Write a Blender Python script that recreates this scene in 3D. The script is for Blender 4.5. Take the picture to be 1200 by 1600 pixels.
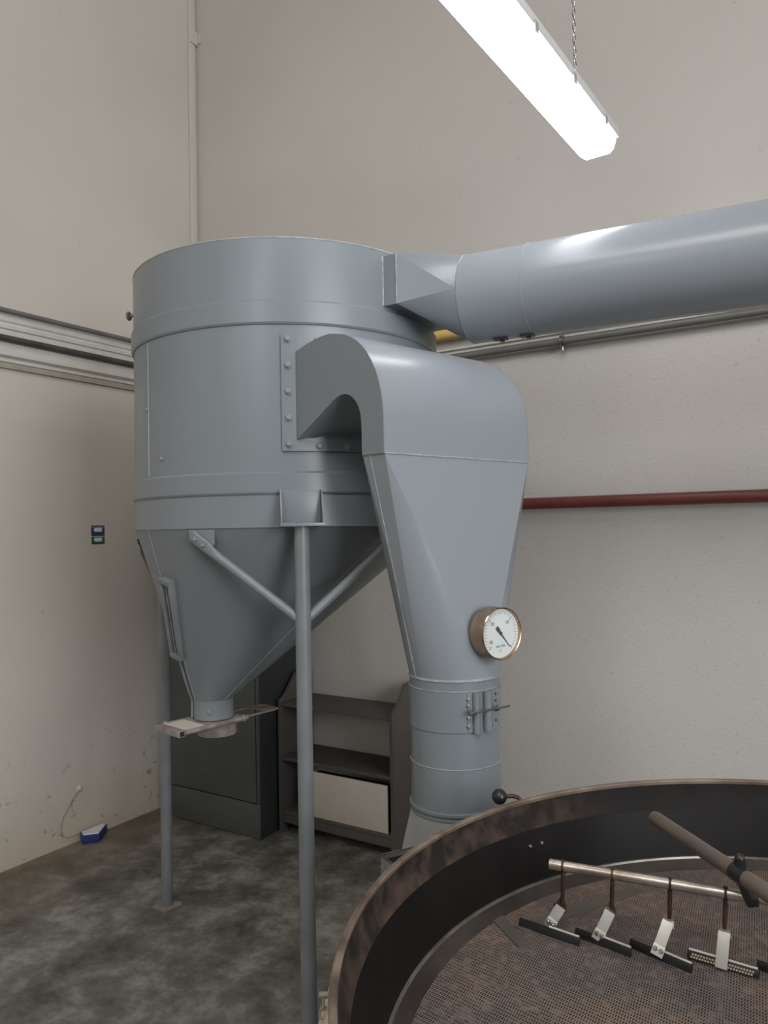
import bpy, bmesh, math, random
from mathutils import Vector, Matrix, Euler
random.seed(7)
PI = math.pi
scene = bpy.context.scene
for o in list(bpy.data.objects): bpy.data.objects.remove(o)
COL = scene.collection

# ------------------------------------------------------------------ camera
cam_d = bpy.data.cameras.new('camera'); cam = bpy.data.objects.new('camera', cam_d); COL.objects.link(cam)
cam_d.sensor_fit = 'VERTICAL'; cam_d.sensor_height = 36.0; cam_d.lens = 36.0 * 1193.0 / 1600.0
cam_d.clip_start = 0.05; cam_d.clip_end = 60
Rm = Matrix(((0.8449, 0.0262, 0.5343), (0.5346, -0.0079, -0.8451), (-0.0179, 0.9996, -0.0207)))
cam.matrix_world = Matrix.Translation((0, 0, 1.6)) @ Rm.to_4x4()
scene.camera = cam

# ------------------------------------------------------------------ world, exposure
w = bpy.data.worlds.new('world'); scene.world = w; w.use_nodes = True
w.node_tree.nodes['Background'].inputs[0].default_value = (0.8, 0.85, 0.9, 1)
w.node_tree.nodes['Background'].inputs[1].default_value = 0.1
scene.view_settings.view_transform = 'Standard'; scene.view_settings.look = 'None'
scene.view_settings.gamma = 1.0; scene.view_settings.use_curve_mapping = False
scene.view_settings.exposure = 0.71

# added area lights standing for an unseen hall door and windows, outside the frame
def area(name, loc, target, sx, sy, power, col):
    l = bpy.data.lights.new(name, 'AREA'); l.shape = 'RECTANGLE'; l.size = sx; l.size_y = sy; l.energy = power; l.color = col
    o = bpy.data.objects.new(name, l); COL.objects.link(o); o.location = loc
    o.rotation_euler = (Vector(target) - Vector(loc)).to_track_quat('-Z', 'Y').to_euler(); return o
area('hall_door_light', (6.3, -0.9, 2.7), (-1.0, 1.4, 1.4), 4.4, 3.8, 320, (0.94, 0.97, 1.0))
area('roof_fill_light', (0.6, -2.2, 5.85), (0.2, -1.4, 0.0), 3.5, 2.0, 110, (1.0, 0.97, 0.93))
for wx in (-1.2, 1.5): area('high_streak_light', (wx, -6.9, 4.3), (-1.6, 2.0, 2.2), 0.4, 1.7, 13, (0.95, 0.98, 1.0))  # added, unseen: placed for the bright streaks on the tank shell
LAMP_STRENGTH = 6.2

# ------------------------------------------------------------------ materials
def new_mat(name):
    m = bpy.data.materials.new(name); m.use_nodes = True
    nt = m.node_tree; b = nt.nodes['Principled BSDF']; return m, nt, b
def srgb(r, g, b):
    f = lambda c: (c / 255) / 12.92 if c / 255 <= 0.04045 else ((c / 255 + 0.055) / 1.055) ** 2.4
    return (f(r), f(g), f(b), 1)
def painted(name, c1, c2, rough=0.4, metal=0.0, scale=3.0, detail=6, bump=0.05, bscale=60, spec=0.5, coat=0.0,
            stretch=(1, 1, 1), lo=0.35, hi=0.65, rvar=0.08, bdist=0.004):
    m, nt, b = new_mat(name); N = nt.nodes; L = nt.links
    tc = N.new('ShaderNodeTexCoord'); mp = N.new('ShaderNodeMapping'); mp.inputs['Scale'].default_value = stretch
    L.new(tc.outputs['Object'], mp.inputs['Vector'])
    n1 = N.new('ShaderNodeTexNoise'); n1.inputs['Scale'].default_value = scale; n1.inputs['Detail'].default_value = detail
    L.new(mp.outputs[0], n1.inputs['Vector'])
    r = N.new('ShaderNodeValToRGB'); r.color_ramp.elements[0].position = lo; r.color_ramp.elements[1].position = hi
    r.color_ramp.elements[0].color = c1; r.color_ramp.elements[1].color = c2
    L.new(n1.outputs['Fac'], r.inputs[0]); L.new(r.outputs[0], b.inputs['Base Color'])
    mr = N.new('ShaderNodeMapRange'); mr.inputs[3].default_value = rough - rvar; mr.inputs[4].default_value = rough + rvar
    L.new(n1.outputs['Fac'], mr.inputs[0]); L.new(mr.outputs[0], b.inputs['Roughness'])
    b.inputs['Metallic'].default_value = metal; b.inputs['Specular IOR Level'].default_value = spec
    b.inputs['Coat Weight'].default_value = coat; b.inputs['Coat Roughness'].default_value = 0.12
    n2 = N.new('ShaderNodeTexNoise'); n2.inputs['Scale'].default_value = bscale; n2.inputs['Detail'].default_value = 3 if bscale > 10 else 0
    L.new(mp.outputs[0], n2.inputs['Vector'])
    bp = N.new('ShaderNodeBump'); bp.inputs['Strength'].default_value = bump; bp.inputs['Distance'].default_value = bdist
    L.new(n2.outputs['Fac'], bp.inputs['Height']); L.new(bp.outputs[0], b.inputs['Normal'])
    return m
M = {}
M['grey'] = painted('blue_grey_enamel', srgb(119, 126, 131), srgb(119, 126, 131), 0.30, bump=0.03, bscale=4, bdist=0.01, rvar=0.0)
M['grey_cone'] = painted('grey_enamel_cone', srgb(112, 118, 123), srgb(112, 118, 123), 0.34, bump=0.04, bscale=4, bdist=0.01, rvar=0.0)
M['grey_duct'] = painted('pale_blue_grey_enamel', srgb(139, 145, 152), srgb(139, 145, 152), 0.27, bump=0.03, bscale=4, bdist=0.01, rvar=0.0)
M['weld'] = painted('painted_weld_bead', srgb(140, 146, 150), srgb(172, 176, 178), 0.35, scale=40, bump=0.5, bscale=200)
M['leg'] = painted('leg_enamel', srgb(110, 115, 118), srgb(120, 125, 128), 0.38, scale=8, bump=0.1, bscale=80)
M['bolt'] = painted('bolt_enamel', srgb(118, 124, 128), srgb(150, 155, 158), 0.35, scale=30)
M['gate'] = painted('dusty_gate_steel', srgb(150, 140, 132), srgb(112, 105, 98), 0.55, scale=18, bump=0.3, bscale=90)
M['zinc'] = painted('zinc_steel', srgb(165, 165, 162), srgb(120, 119, 115), 0.3, metal=0.9, scale=30)
M['dark_steel'] = painted('dark_tray_steel', srgb(17, 15, 14), srgb(23, 20, 19), 0.55, metal=0.0, spec=0.18, scale=6, bump=0.15, bscale=14)
def rim_mat():
    # rust lies on the left third of the wall, the rest is sooty black
    m = painted('rusty_tray_rim', srgb(34, 29, 26), srgb(76, 61, 52), 0.75, metal=0.0, spec=0.25, scale=16, stretch=(1, 1, 1), bump=0.3, bscale=60, lo=0.42, hi=0.66)
    nt = m.node_tree; N = nt.nodes; L = nt.links; b = N['Principled BSDF']
    tc = N.new('ShaderNodeTexCoord'); sp = N.new('ShaderNodeSeparateXYZ'); L.new(tc.outputs['Object'], sp.inputs[0])
    nz = N.new('ShaderNodeTexNoise'); nz.inputs['Scale'].default_value = 5; L.new(tc.outputs['Object'], nz.inputs['Vector'])
    ad = N.new('ShaderNodeMath'); ad.operation = 'MULTIPLY_ADD'; L.new(nz.outputs['Fac'], ad.inputs[0]); ad.inputs[1].default_value = 0.25; L.new(sp.outputs[0], ad.inputs[2])
    mr = N.new('ShaderNodeMapRange'); mr.inputs[1].default_value = -0.70; mr.inputs[2].default_value = -0.50; L.new(ad.outputs[0], mr.inputs[0])
    old = b.inputs['Base Color'].links[0].from_socket
    mx = N.new('ShaderNodeMix'); mx.data_type = 'RGBA'; L.new(mr.outputs[0], mx.inputs[0]); L.new(old, mx.inputs[6]); mx.inputs[7].default_value = srgb(27, 24, 23)
    L.new(mx.outputs[2], b.inputs['Base Color']); return m
M['rust'] = rim_mat()
M['lip'] = painted('worn_rim_edge', srgb(92, 76, 66), srgb(142, 128, 114), 0.45, metal=0.3, scale=10)
M['ledge'] = painted('tray_ledge_steel', srgb(46, 40, 37), srgb(66, 59, 54), 0.55, metal=0.4, scale=9, bump=0.1)
M['ledge_edge'] = painted('polished_ledge_edge', srgb(128, 122, 114), srgb(160, 155, 148), 0.3, metal=0.7, scale=12)
M['seam_strip'] = painted('sieve_seam_strip', srgb(84, 77, 71), srgb(100, 92, 85), 0.5, metal=0.2, scale=9)
M['cabinet'] = painted('dark_grey_green_cabinet', srgb(74, 77, 74), srgb(84, 86, 82), 0.45, scale=3)
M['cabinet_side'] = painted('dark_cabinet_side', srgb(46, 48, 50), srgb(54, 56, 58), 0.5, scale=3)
M['wood'] = painted('grey_brown_board', srgb(82, 77, 73), srgb(92, 86, 81), 0.65, scale=4, stretch=(1, 1, 1), bump=0.1)
M['panel'] = painted('white_panel', srgb(214, 205, 194), srgb(205, 196, 186), 0.35, scale=3)
M['conduit'] = painted('grey_conduit', srgb(96, 95, 92), srgb(108, 107, 104), 0.5, metal=0.0, scale=9)
M['conduit_dark'] = painted('dark_conduit', srgb(62, 61, 59), srgb(78, 77, 74), 0.5, metal=0.2, scale=9)
M['trunk'] = painted('white_trunking', srgb(200, 197, 191), srgb(188, 184, 178), 0.5, scale=5)
M['trunk_low'] = painted('shaded_ledge_paint', srgb(158, 150, 138), srgb(140, 132, 120), 0.6, scale=8)  # shade under the ledge put into the colour
M['red'] = painted('dark_red_pipe_paint', srgb(100, 48, 45), srgb(110, 54, 50), 0.42, scale=5)
M['yellow'] = painted('yellow_gas_pipe', srgb(206, 180, 108), srgb(198, 170, 100), 0.4, scale=5)
M['brass'] = painted('brass_case', srgb(206, 182, 152), srgb(172, 136, 108), 0.18, metal=1.0, scale=9, bump=0.05)
M['dial'] = painted('dial_face', srgb(214, 220, 220), srgb(206, 212, 212), 0.5, scale=3)
M['black'] = painted('black_paint', srgb(26, 26, 27), srgb(36, 36, 37), 0.35, scale=5)
M['ink'] = painted('dial_ink', srgb(70, 76, 80), srgb(60, 66, 70), 0.6)
M['blue'] = painted('blue_plastic', srgb(36, 46, 104), srgb(42, 52, 114), 0.4)
M['blue_print'] = painted('blue_print', srgb(50, 54, 92), srgb(54, 58, 100), 0.5)
M['green_print'] = painted('green_print', srgb(26, 84, 50), srgb(30, 92, 56), 0.5)
M['white_label'] = painted('white_label', srgb(214, 218, 226), srgb(200, 206, 214), 0.5)
M['cream'] = painted('cream_paint', srgb(205, 192, 162), srgb(180, 166, 138), 0.5, scale=8)
M['rake'] = painted('worn_bright_steel', srgb(176, 168, 158), srgb(104, 80, 64), 0.34, metal=0.8, scale=12, stretch=(1, 1, 1), lo=0.45, hi=0.7)
M['rake_rust'] = painted('rusty_rod', srgb(84, 56, 42), srgb(48, 34, 28), 0.55, metal=0.4, scale=30, bump=0.3)
M['strap'] = painted('bright_strap_steel', srgb(218, 216, 212), srgb(202, 198, 190), 0.42, metal=0.55, scale=10)
M['arm'] = painted('oxidised_arm_pipe', srgb(104, 97, 92), srgb(136, 118, 102), 0.42, metal=0.35, scale=7, bump=0.15)
M['box'] = painted('galvanised_box', srgb(146, 145, 142), srgb(126, 125, 122), 0.45, metal=0.3, scale=7)
M['box_in'] = painted('dark_box_inside', srgb(48, 42, 38), srgb(64, 56, 50), 0.6)  # darker tone for the lining of the box
M['hood'] = painted('dusty_grey_hood', srgb(142, 146, 148), srgb(158, 154, 148), 0.45, scale=4)

def wall_mat(name, base, dark, pits=0.0, scuff=0.0, coarse=0.25):
    m, nt, b = new_mat(name); N = nt.nodes; L = nt.links
    tc = N.new('ShaderNodeTexCoord')
    n1 = N.new('ShaderNodeTexNoise'); n1.inputs['Scale'].default_value = 1.1; n1.inputs['Detail'].default_value = 5
    L.new(tc.outputs['Object'], n1.inputs['Vector'])
    r = N.new('ShaderNodeValToRGB'); r.color_ramp.elements[0].position = 0.3; r.color_ramp.elements[1].position = 0.7
    r.color_ramp.elements[0].color = dark; r.color_ramp.elements[1].color = base
    L.new(n1.outputs['Fac'], r.inputs[0]); cur = r.outputs[0]
    sep = N.new('ShaderNodeSeparateXYZ'); L.new(tc.outputs['Object'], sep.inputs[0])
    def mix(fac, colr, cur):
        mx = N.new('ShaderNodeMix'); mx.data_type = 'RGBA'; L.new(fac, mx.inputs[0]); L.new(cur, mx.inputs[6]); mx.inputs[7].default_value = colr
        return mx.outputs[2]
    def mul(a, bb):
        k = N.new('ShaderNodeMath'); k.operation = 'MULTIPLY'; L.new(a, k.inputs[0])
        if isinstance(bb, float): k.inputs[1].default_value = bb
        else: L.new(bb, k.inputs[1])
        return k.outputs[0]
    # small dents and specks
    nd = N.new('ShaderNodeTexNoise'); nd.inputs['Scale'].default_value = 26; nd.inputs['Detail'].default_value = 2
    L.new(tc.outputs['Object'], nd.inputs['Vector'])
    rd = N.new('ShaderNodeMapRange'); rd.inputs[1].default_value = 0.72; rd.inputs[2].default_value = 0.78
    L.new(nd.outputs['Fac'], rd.inputs[0]); cur = mix(mul(rd.outputs[0], 0.22), srgb(105, 98, 90), cur)
    if pits:
        nv = N.new('ShaderNodeTexNoise'); nv.inputs['Scale'].default_value = 75; nv.inputs['Detail'].default_value = 1
        L.new(tc.outputs['Object'], nv.inputs['Vector'])
        rv = N.new('ShaderNodeMapRange'); rv.inputs[1].default_value = 0.66; rv.inputs[2].default_value = 0.76
        L.new(nv.outputs['Fac'], rv.inputs[0])
        rz = N.new('ShaderNodeMapRange'); rz.inputs[1].default_value = 2.5; rz.inputs[2].default_value = 2.4
        L.new(sep.outputs[2], rz.inputs[0])
        cur = mix(mul(mul(rv.outputs[0], rz.outputs[0]), pits), srgb(112, 106, 98), cur)
    if scuff:
        ns = N.new('ShaderNodeTexNoise'); ns.inputs['Scale'].default_value = 16; ns.inputs['Detail'].default_value = 5; ns.inputs['Distortion'].default_value = 1.5
        L.new(tc.outputs['Object'], ns.inputs['Vector'])
        rs = N.new('ShaderNodeMapRange'); rs.inputs[1].default_value = 0.64; rs.inputs[2].default_value = 0.7
        L.new(ns.outputs['Fac'], rs.inputs[0])
        rz = N.new('ShaderNodeMapRange'); rz.inputs[1].default_value = 0.75; rz.inputs[2].default_value = 0.1
        L.new(sep.outputs[2], rz.inputs[0])
        cur = mix(mul(mul(rs.outputs[0], rz.outputs[0]), scuff), srgb(96, 86, 76), cur)
        rg = N.new('ShaderNodeMapRange'); rg.inputs[1].default_value = 0.35; rg.inputs[2].default_value = 0.0
        L.new(sep.outputs[2], rg.inputs[0]); cur = mix(mul(rg.outputs[0], 0.5), srgb(178, 160, 132), cur)
    L.new(cur, b.inputs['Base Color']); b.inputs['Roughness'].default_value = 0.75
    nb = N.new('ShaderNodeTexNoise'); nb.inputs['Scale'].default_value = 90 if pits else 14; nb.inputs['Detail'].default_value = 4
    L.new(tc.outputs['Object'], nb.inputs['Vector'])
    bp = N.new('ShaderNodeBump'); bp.inputs['Strength'].default_value = coarse; bp.inputs['Distance'].default_value = 0.01
    L.new(nb.outputs['Fac'], bp.inputs['Height']); L.new(bp.outputs[0], b.inputs['Normal'])
    return m
M['wall_back'] = wall_mat('stucco_back', srgb(196, 191, 186), srgb(189, 184, 179), pits=0.2, coarse=0.14)
M['wall_left'] = wall_mat('plaster_left', srgb(200, 193, 185), srgb(192, 185, 177), scuff=0.8, coarse=0.12)
M['wall_plain'] = wall_mat('plaster_plain', srgb(190, 186, 180), srgb(182, 178, 172), coarse=0.1)
def floor_mat():
    m, nt, b = new_mat('stained_concrete'); N = nt.nodes; L = nt.links
    tc = N.new('ShaderNodeTexCoord')
    n1 = N.new('ShaderNodeTexNoise'); n1.inputs['Scale'].default_value = 4.2; n1.inputs['Detail'].default_value = 12; n1.inputs['Roughness'].default_value = 0.70; n1.inputs['Distortion'].default_value = 0.1
    L.new(tc.outputs['Object'], n1.inputs['Vector'])
    r = N.new('ShaderNodeValToRGB'); e = r.color_ramp.elements
    e[0].position = 0.36; e[0].color = srgb(74, 71, 66); e[1].position = 0.66; e[1].color = srgb(156, 154, 147)
    x = e.new(0.5); x.color = srgb(108, 106, 99)
    L.new(n1.outputs['Fac'], r.inputs[0])
    # brown stain by the left wall
    sep = N.new('ShaderNodeSeparateXYZ'); L.new(tc.outputs['Object'], sep.inputs[0])
    mr = N.new('ShaderNodeMapRange'); mr.inputs[1].default_value = -2.9; mr.inputs[2].default_value = -3.5; L.new(sep.outputs[0], mr.inputs[0])
    k = N.new('ShaderNodeMath'); k.operation = 'MULTIPLY'; L.new(mr.outputs[0], k.inputs[0]); L.new(n1.outputs['Fac'], k.inputs[1])
    mx = N.new('ShaderNodeMix'); mx.data_type = 'RGBA'; L.new(k.outputs[0], mx.inputs[0]); L.new(r.outputs[0], mx.inputs[6]); mx.inputs[7].default_value = srgb(104, 84, 62)
    L.new(mx.outputs[2], b.inputs['Base Color'])
    n2 = N.new('ShaderNodeTexNoise'); n2.inputs['Scale'].default_value = 60; n2.inputs['Detail'].default_value = 4
    L.new(tc.outputs['Object'], n2.inputs['Vector'])
    bp = N.new('ShaderNodeBump'); bp.inputs['Strength'].default_value = 0.15; bp.inputs['Distance'].default_value = 0.004
    L.new(n2.outputs['Fac'], bp.inputs['Height']); L.new(bp.outputs[0], b.inputs['Normal'])
    b.inputs['Roughness'].default_value = 0.55
    return m
M['floor'] = floor_mat()
def sieve_mat():
    m, nt, b = new_mat('perforated_sieve'); N = nt.nodes; L = nt.links
    tc = N.new('ShaderNodeTexCoord'); mp = N.new('ShaderNodeMapping'); mp.inputs['Rotation'].default_value = (0, 0, 0.15)
    L.new(tc.outputs['Object'], mp.inputs['Vector'])
    br = N.new('ShaderNodeTexBrick'); br.inputs['Scale'].default_value = 1.0
    br.inputs['Brick Width'].default_value = 0.0052; br.inputs['Row Height'].default_value = 0.0098
    br.inputs['Mortar Size'].default_value = 0.0015; br.inputs['Mortar Smooth'].default_value = 0.4; br.offset = 0.5
    L.new(mp.outputs[0], br.inputs['Vector'])
    n1 = N.new('ShaderNodeTexNoise'); n1.inputs['Scale'].default_value = 4.5; n1.inputs['Detail'].default_value = 7; n1.inputs['Roughness'].default_value = 0.6
    L.new(mp.outputs[0], n1.inputs['Vector'])
    r = N.new('ShaderNodeValToRGB'); r.color_ramp.elements[0].position = 0.38; r.color_ramp.elements[1].position = 0.62
    r.color_ramp.elements[0].color = srgb(104, 98, 97); r.color_ramp.elements[1].color = srgb(132, 114, 102)
    L.new(n1.outputs['Fac'], r.inputs[0])
    # clogged holes: where the small noise is high the hole is filled with chaff
    n3 = N.new('ShaderNodeTexNoise'); n3.inputs['Scale'].default_value = 55; n3.inputs['Detail'].default_value = 2
    L.new(mp.outputs[0], n3.inputs['Vector'])
    r3 = N.new('ShaderNodeMapRange'); r3.inputs[1].default_value = 0.5; r3.inputs[2].default_value = 0.66; L.new(n3.outputs['Fac'], r3.inputs[0])
    hole = N.new('ShaderNodeMix'); hole.data_type = 'RGBA'; L.new(r3.outputs[0], hole.inputs[0]); hole.inputs[6].default_value = srgb(36, 30, 28); hole.inputs[7].default_value = srgb(104, 90, 80)
    mx = N.new('ShaderNodeMix'); mx.data_type = 'RGBA'; L.new(br.outputs['Fac'], mx.inputs[0]); L.new(hole.outputs[2], mx.inputs[6]); L.new(r.outputs[0], mx.inputs[7])
    L.new(mx.outputs[2], b.inputs['Base Color']); b.inputs['Roughness'].default_value = 0.5; b.inputs['Metallic'].default_value = 0.15
    bp = N.new('ShaderNodeBump'); bp.inputs['Strength'].default_value = 0.5; bp.inputs['Distance'].default_value = 0.0015
    L.new(br.outputs['Fac'], bp.inputs['Height']); L.new(bp.outputs[0], b.inputs['Normal'])
    return m
M['sieve'] = sieve_mat()
def emit_mat(name, col, s):
    m, nt, b = new_mat(name); b.inputs['Base Color'].default_value = (0.9, 0.9, 0.9, 1)
    b.inputs['Emission Color'].default_value = col; b.inputs['Emission Strength'].default_value = s; b.inputs['Roughness'].default_value = 0.4
    return m
M['tube_light'] = emit_mat('frosted_lit_cover', (0.96, 0.98, 1.0, 1), LAMP_STRENGTH)
M['lamp_body'] = painted('white_lamp_housing', srgb(205, 206, 206), srgb(212, 213, 213), 0.4)
M['lamp_clip'] = painted('lamp_clip_plastic', srgb(150, 152, 155), srgb(160, 162, 165), 0.4)

# ------------------------------------------------------------------ mesh helpers (shapes are written in world coordinates)
ORIG = {}
class MB:
    def __init__(s): s.v = []; s.f = []
    def add(s, vs, fs):
        n = len(s.v); s.v += [Vector(p) for p in vs]; s.f += [tuple(i + n for i in f) for f in fs]; return s
    def box(s, lo, hi):
        x0, y0, z0 = lo; x1, y1, z1 = hi
        return s.add([(x0,y0,z0),(x1,y0,z0),(x1,y1,z0),(x0,y1,z0),(x0,y0,z1),(x1,y0,z1),(x1,y1,z1),(x0,y1,z1)],
              [(0,3,2,1),(4,5,6,7),(0,1,5,4),(1,2,6,5),(2,3,7,6),(3,0,4,7)])
    def obox(s, c, ax, ay, az, hx, hy, hz):
        c = Vector(c); ax, ay, az = (Vector(a).normalized() for a in (ax, ay, az)); p = []
        for k in (-1, 1):
            for (i, j) in ((-1,-1),(1,-1),(1,1),(-1,1)): p.append(c + ax*hx*i + ay*hy*j + az*hz*k)
        return s.add(p, [(0,3,2,1),(4,5,6,7),(0,1,5,4),(1,2,6,5),(2,3,7,6),(3,0,4,7)])
    def loft(s, rings, cap0=True, cap1=True, closed=True):
        n = len(rings[0]); vs = [p for r in rings for p in r]; fs = []
        for i in range(len(rings) - 1):
            for j in range(n if closed else n - 1):
                a, b = i*n + j, i*n + (j+1) % n; fs.append((a, b, b + n, a + n))
        if cap0: fs.append(tuple(reversed(range(n))))
        if cap1: fs.append(tuple(range((len(rings)-1)*n, len(rings)*n)))
        return s.add(vs, fs)
    def tube(s, pts, r, seg=16, cap=True):
        pts = [Vector(p) for p in pts]; rs = r if isinstance(r, (list, tuple)) else [r]*len(pts)
        rings = []; up = None
        for i, p in enumerate(pts):
            t = (pts[min(i+1, len(pts)-1)] - pts[max(i-1, 0)]).normalized()
            if up is None:
                up = Vector((0,0,1)) if abs(t.z) < 0.9 else Vector((1,0,0))
            a = (up - t*up.dot(t)).normalized(); b = t.cross(a); up = a
            rings.append([p + a*rs[i]*math.cos(2*PI*k/seg) + b*rs[i]*math.sin(2*PI*k/seg) for k in range(seg)])
        return s.loft(rings, cap, cap)
    def lathe(s, c, prof, seg=64, axis=(0,0,1), closed=False):
        # prof: (r, h) pairs along the axis; closed joins last to first (solid ring)
        c = Vector(c); ax = Vector(axis).normalized(); u = ax.orthogonal().normalized(); v = ax.cross(u)
        rings = [[c + ax*h + (u*math.cos(2*PI*k/seg) + v*math.sin(2*PI*k/seg))*r for k in range(seg)] for r, h in prof]
        if closed: return s.loft(rings + [rings[0]], False, False)
        return s.loft(rings, prof[0][0] > 1e-6, prof[-1][0] > 1e-6)
    def prism(s, poly, dvec):
        a = [Vector(p) for p in poly]; d = Vector(dvec); return s.loft([a, [p + d for p in a]])
    def sphere(s, c, r, seg=20, rings=12):
        pr = [(max(r*math.sin(PI*i/rings), 1e-5), -r*math.cos(PI*i/rings)) for i in range(rings+1)]
        return s.lathe(c, pr, seg)
def mkmesh(name, mb, mat, off, smooth=35, bevel=0.0):
    me = bpy.data.meshes.new(name); me.from_pydata([tuple(p - off) for p in mb.v], [], mb.f)
    bm = bmesh.new(); bm.from_mesh(me); bmesh.ops.remove_doubles(bm, verts=bm.verts, dist=1e-6)
    bmesh.ops.recalc_face_normals(bm, faces=bm.faces)
    if bevel:
        es = [e for e in bm.edges if len(e.link_faces) == 2 and e.calc_face_angle(0) > 0.6]
        bmesh.ops.bevel(bm, geom=es, offset=bevel, segments=2, profile=0.6, affect='EDGES')
    bm.to_mesh(me); bm.free()
    if mat: me.materials.append(M[mat] if isinstance(mat, str) else mat)
    if smooth:
        me.shade_smooth(); me.set_sharp_from_angle(angle=math.radians(smooth))
    return me
def tag(o, label=None, cat=None, group=None, kind=None):
    if label: o['label'] = label
    if cat: o['category'] = cat
    if group: o['group'] = group
    if kind: o['kind'] = kind
    return o
def obj(name, mb, mat, parent=None, smooth=35, bevel=0.0, label=None, origin=None):
    off = Vector(ORIG[parent.name]) if parent else Vector(origin or (0,0,0))
    me = mkmesh(name, mb, mat, off, smooth, bevel)
    o = bpy.data.objects.new(name, me); COL.objects.link(o)
    if parent: o.parent = parent
    else: o.location = off
    ORIG[o.name] = off.copy()
    if label: o['label'] = label
    return o
def thing(name, loc, label, cat, group=None):
    o = bpy.data.objects.new(name, None); COL.objects.link(o); o.location = loc; o.empty_display_size = 0.1
    ORIG[o.name] = Vector(loc); return tag(o, label, cat, group)
def struct(name, mb, mat, parent=None, **k):
    o = obj(name, mb, mat, parent, **k)
    if not parent: o['kind'] = 'structure'
    return o
def hexbolt_mesh(name, r, h, mat):
    mb = MB(); mb.lathe((0,0,0), [(r*1.35, 0), (r*1.35, h*0.2), (r, h*0.22), (r, h*0.95), (r*0.8, h*1.1)], 6); return mkmesh(name, mb, mat, Vector((0,0,0)), 20)
BM = hexbolt_mesh('bolt', 0.009, 0.010, 'bolt'); BS = hexbolt_mesh('bolt', 0.006, 0.008, 'bolt'); BZ = hexbolt_mesh('bolt', 0.004, 0.005, 'zinc')
def bolt(parent, p, nrm, me=BM, name='bolt', label=None):
    o = bpy.data.objects.new(name, me); COL.objects.link(o); o.parent = parent
    o.location = Vector(p) - ORIG[parent.name]; o.rotation_mode = 'QUATERNION'; o.rotation_quaternion = Vector(nrm).to_track_quat('Z', 'Y')
    if label: o['label'] = label
    return o
def V(*a): return Vector(a)

def crease(o, pa_, pb_):
    off = ORIG[o.name]; me = o.data
    near = lambda p, L_: any((p + off - q_).length < 1e-4 for q_ in L_)
    for e in me.edges:
        a, b = (me.vertices[i].co for i in e.vertices)
        if (near(a, pa_) and near(b, pb_)) or (near(b, pa_) and near(a, pb_)): e.use_edge_sharp = True
# ------------------------------------------------------------------ room
XL, YB, H = -3.51, 3.42, 6.0
XR, YF = 6.5, -7.0
struct('floor', MB().box((XL-0.2, YF-0.2, -0.2), (XR+0.2, YB+0.2, 0)), 'floor', smooth=0)
struct('wall_left', MB().box((XL-0.2, YF-0.2, 0), (XL, YB+0.2, H)), 'wall_left', smooth=0)
struct('wall_back', MB().box((XL, YB, 0), (XR, YB+0.2, H)), 'wall_back', smooth=0)
struct('wall_right', MB().box((XR, YF-0.2, 0), (XR+0.2, YB+0.2, H)), 'wall_plain', smooth=0)
struct('wall_front', MB().box((XL, YF-0.2, 0), (XR, YF, H)), 'wall_plain', smooth=0)
struct('ceiling', MB().box((XL-0.2, YF-0.2, H), (XR+0.2, YB+0.2, H+0.2)), 'wall_plain', smooth=0)

# white moulded ledge on the left wall: stepped profile (x out from wall, z)
prof = [(0,2.662),(0.022,2.662),(0.026,2.652),(0.026,2.632),(0.018,2.624),(0.018,2.612),(0.034,2.604),(0.034,2.594),(0.026,2.588),
        (0.026,2.480),(0.034,2.472),(0.034,2.464),(0.014,2.452),(0.014,2.436),(0,2.430)]
mb = MB(); mb.prism([(XL + x, YF, z) for x, z in prof], (0, YB - YF - 0.001, 0))
struct('trim_1', mb, 'trunk', smooth=20)
mb = MB(); mb.box((XL, YF, 2.404), (XL+0.018, YB-0.002, 2.4295))
struct('trim_2', mb, 'trunk_low', smooth=20)  # grey-brown strip paints the underside shadow of the ledge
# the same ledge along the back wall
prof = [(0,2.62),(0.026,2.62),(0.026,2.545),(0.022,2.543),(0.022,2.540),(0.026,2.538),(0.026,2.492),(0.034,2.486),(0.034,2.478),(0.020,2.474),(0.020,2.462),(0,2.462)]
mb = MB(); mb.prism([(XL + 0.04, YB - x, z) for x, z in prof], (XR - XL - 0.05, 0, 0))
struct('trim_3', mb, 'trunk', smooth=20)

# conduits on the left wall
def run(name, y0, y1, x, z, r, mat, label, clips):
    t = thing(name, (x, y0, z), label, 'pipe')
    obj('tube', MB().tube([(x, y0, z), (x, y1, z)], r, 20), mat, t)
    for y in clips: obj('clip', MB().lathe((x, y, z), [(r+0.0005, -0.008), (r+0.004, -0.008), (r+0.004, 0.008), (r+0.0005, 0.008)], 20, (0,1,0), True).box((XL+0.001, y-0.008, z-0.004), (x-r, y+0.008, z+0.004)), 'conduit', t)
    return t
run('wall_conduit', YF+0.01, YB-0.06, XL+0.0395, 2.677, 0.0125, 'conduit', 'thin grey conduit along the top edge of the white ledge on the left wall', (0.5, -1.5))
run('wall_conduit', YF+0.01, YB-0.06, XL+0.0435, 2.542, 0.0155, 'conduit_dark', 'dark conduit running along the middle of the white ledge on the left wall', (0.8, -1.2))
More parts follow.
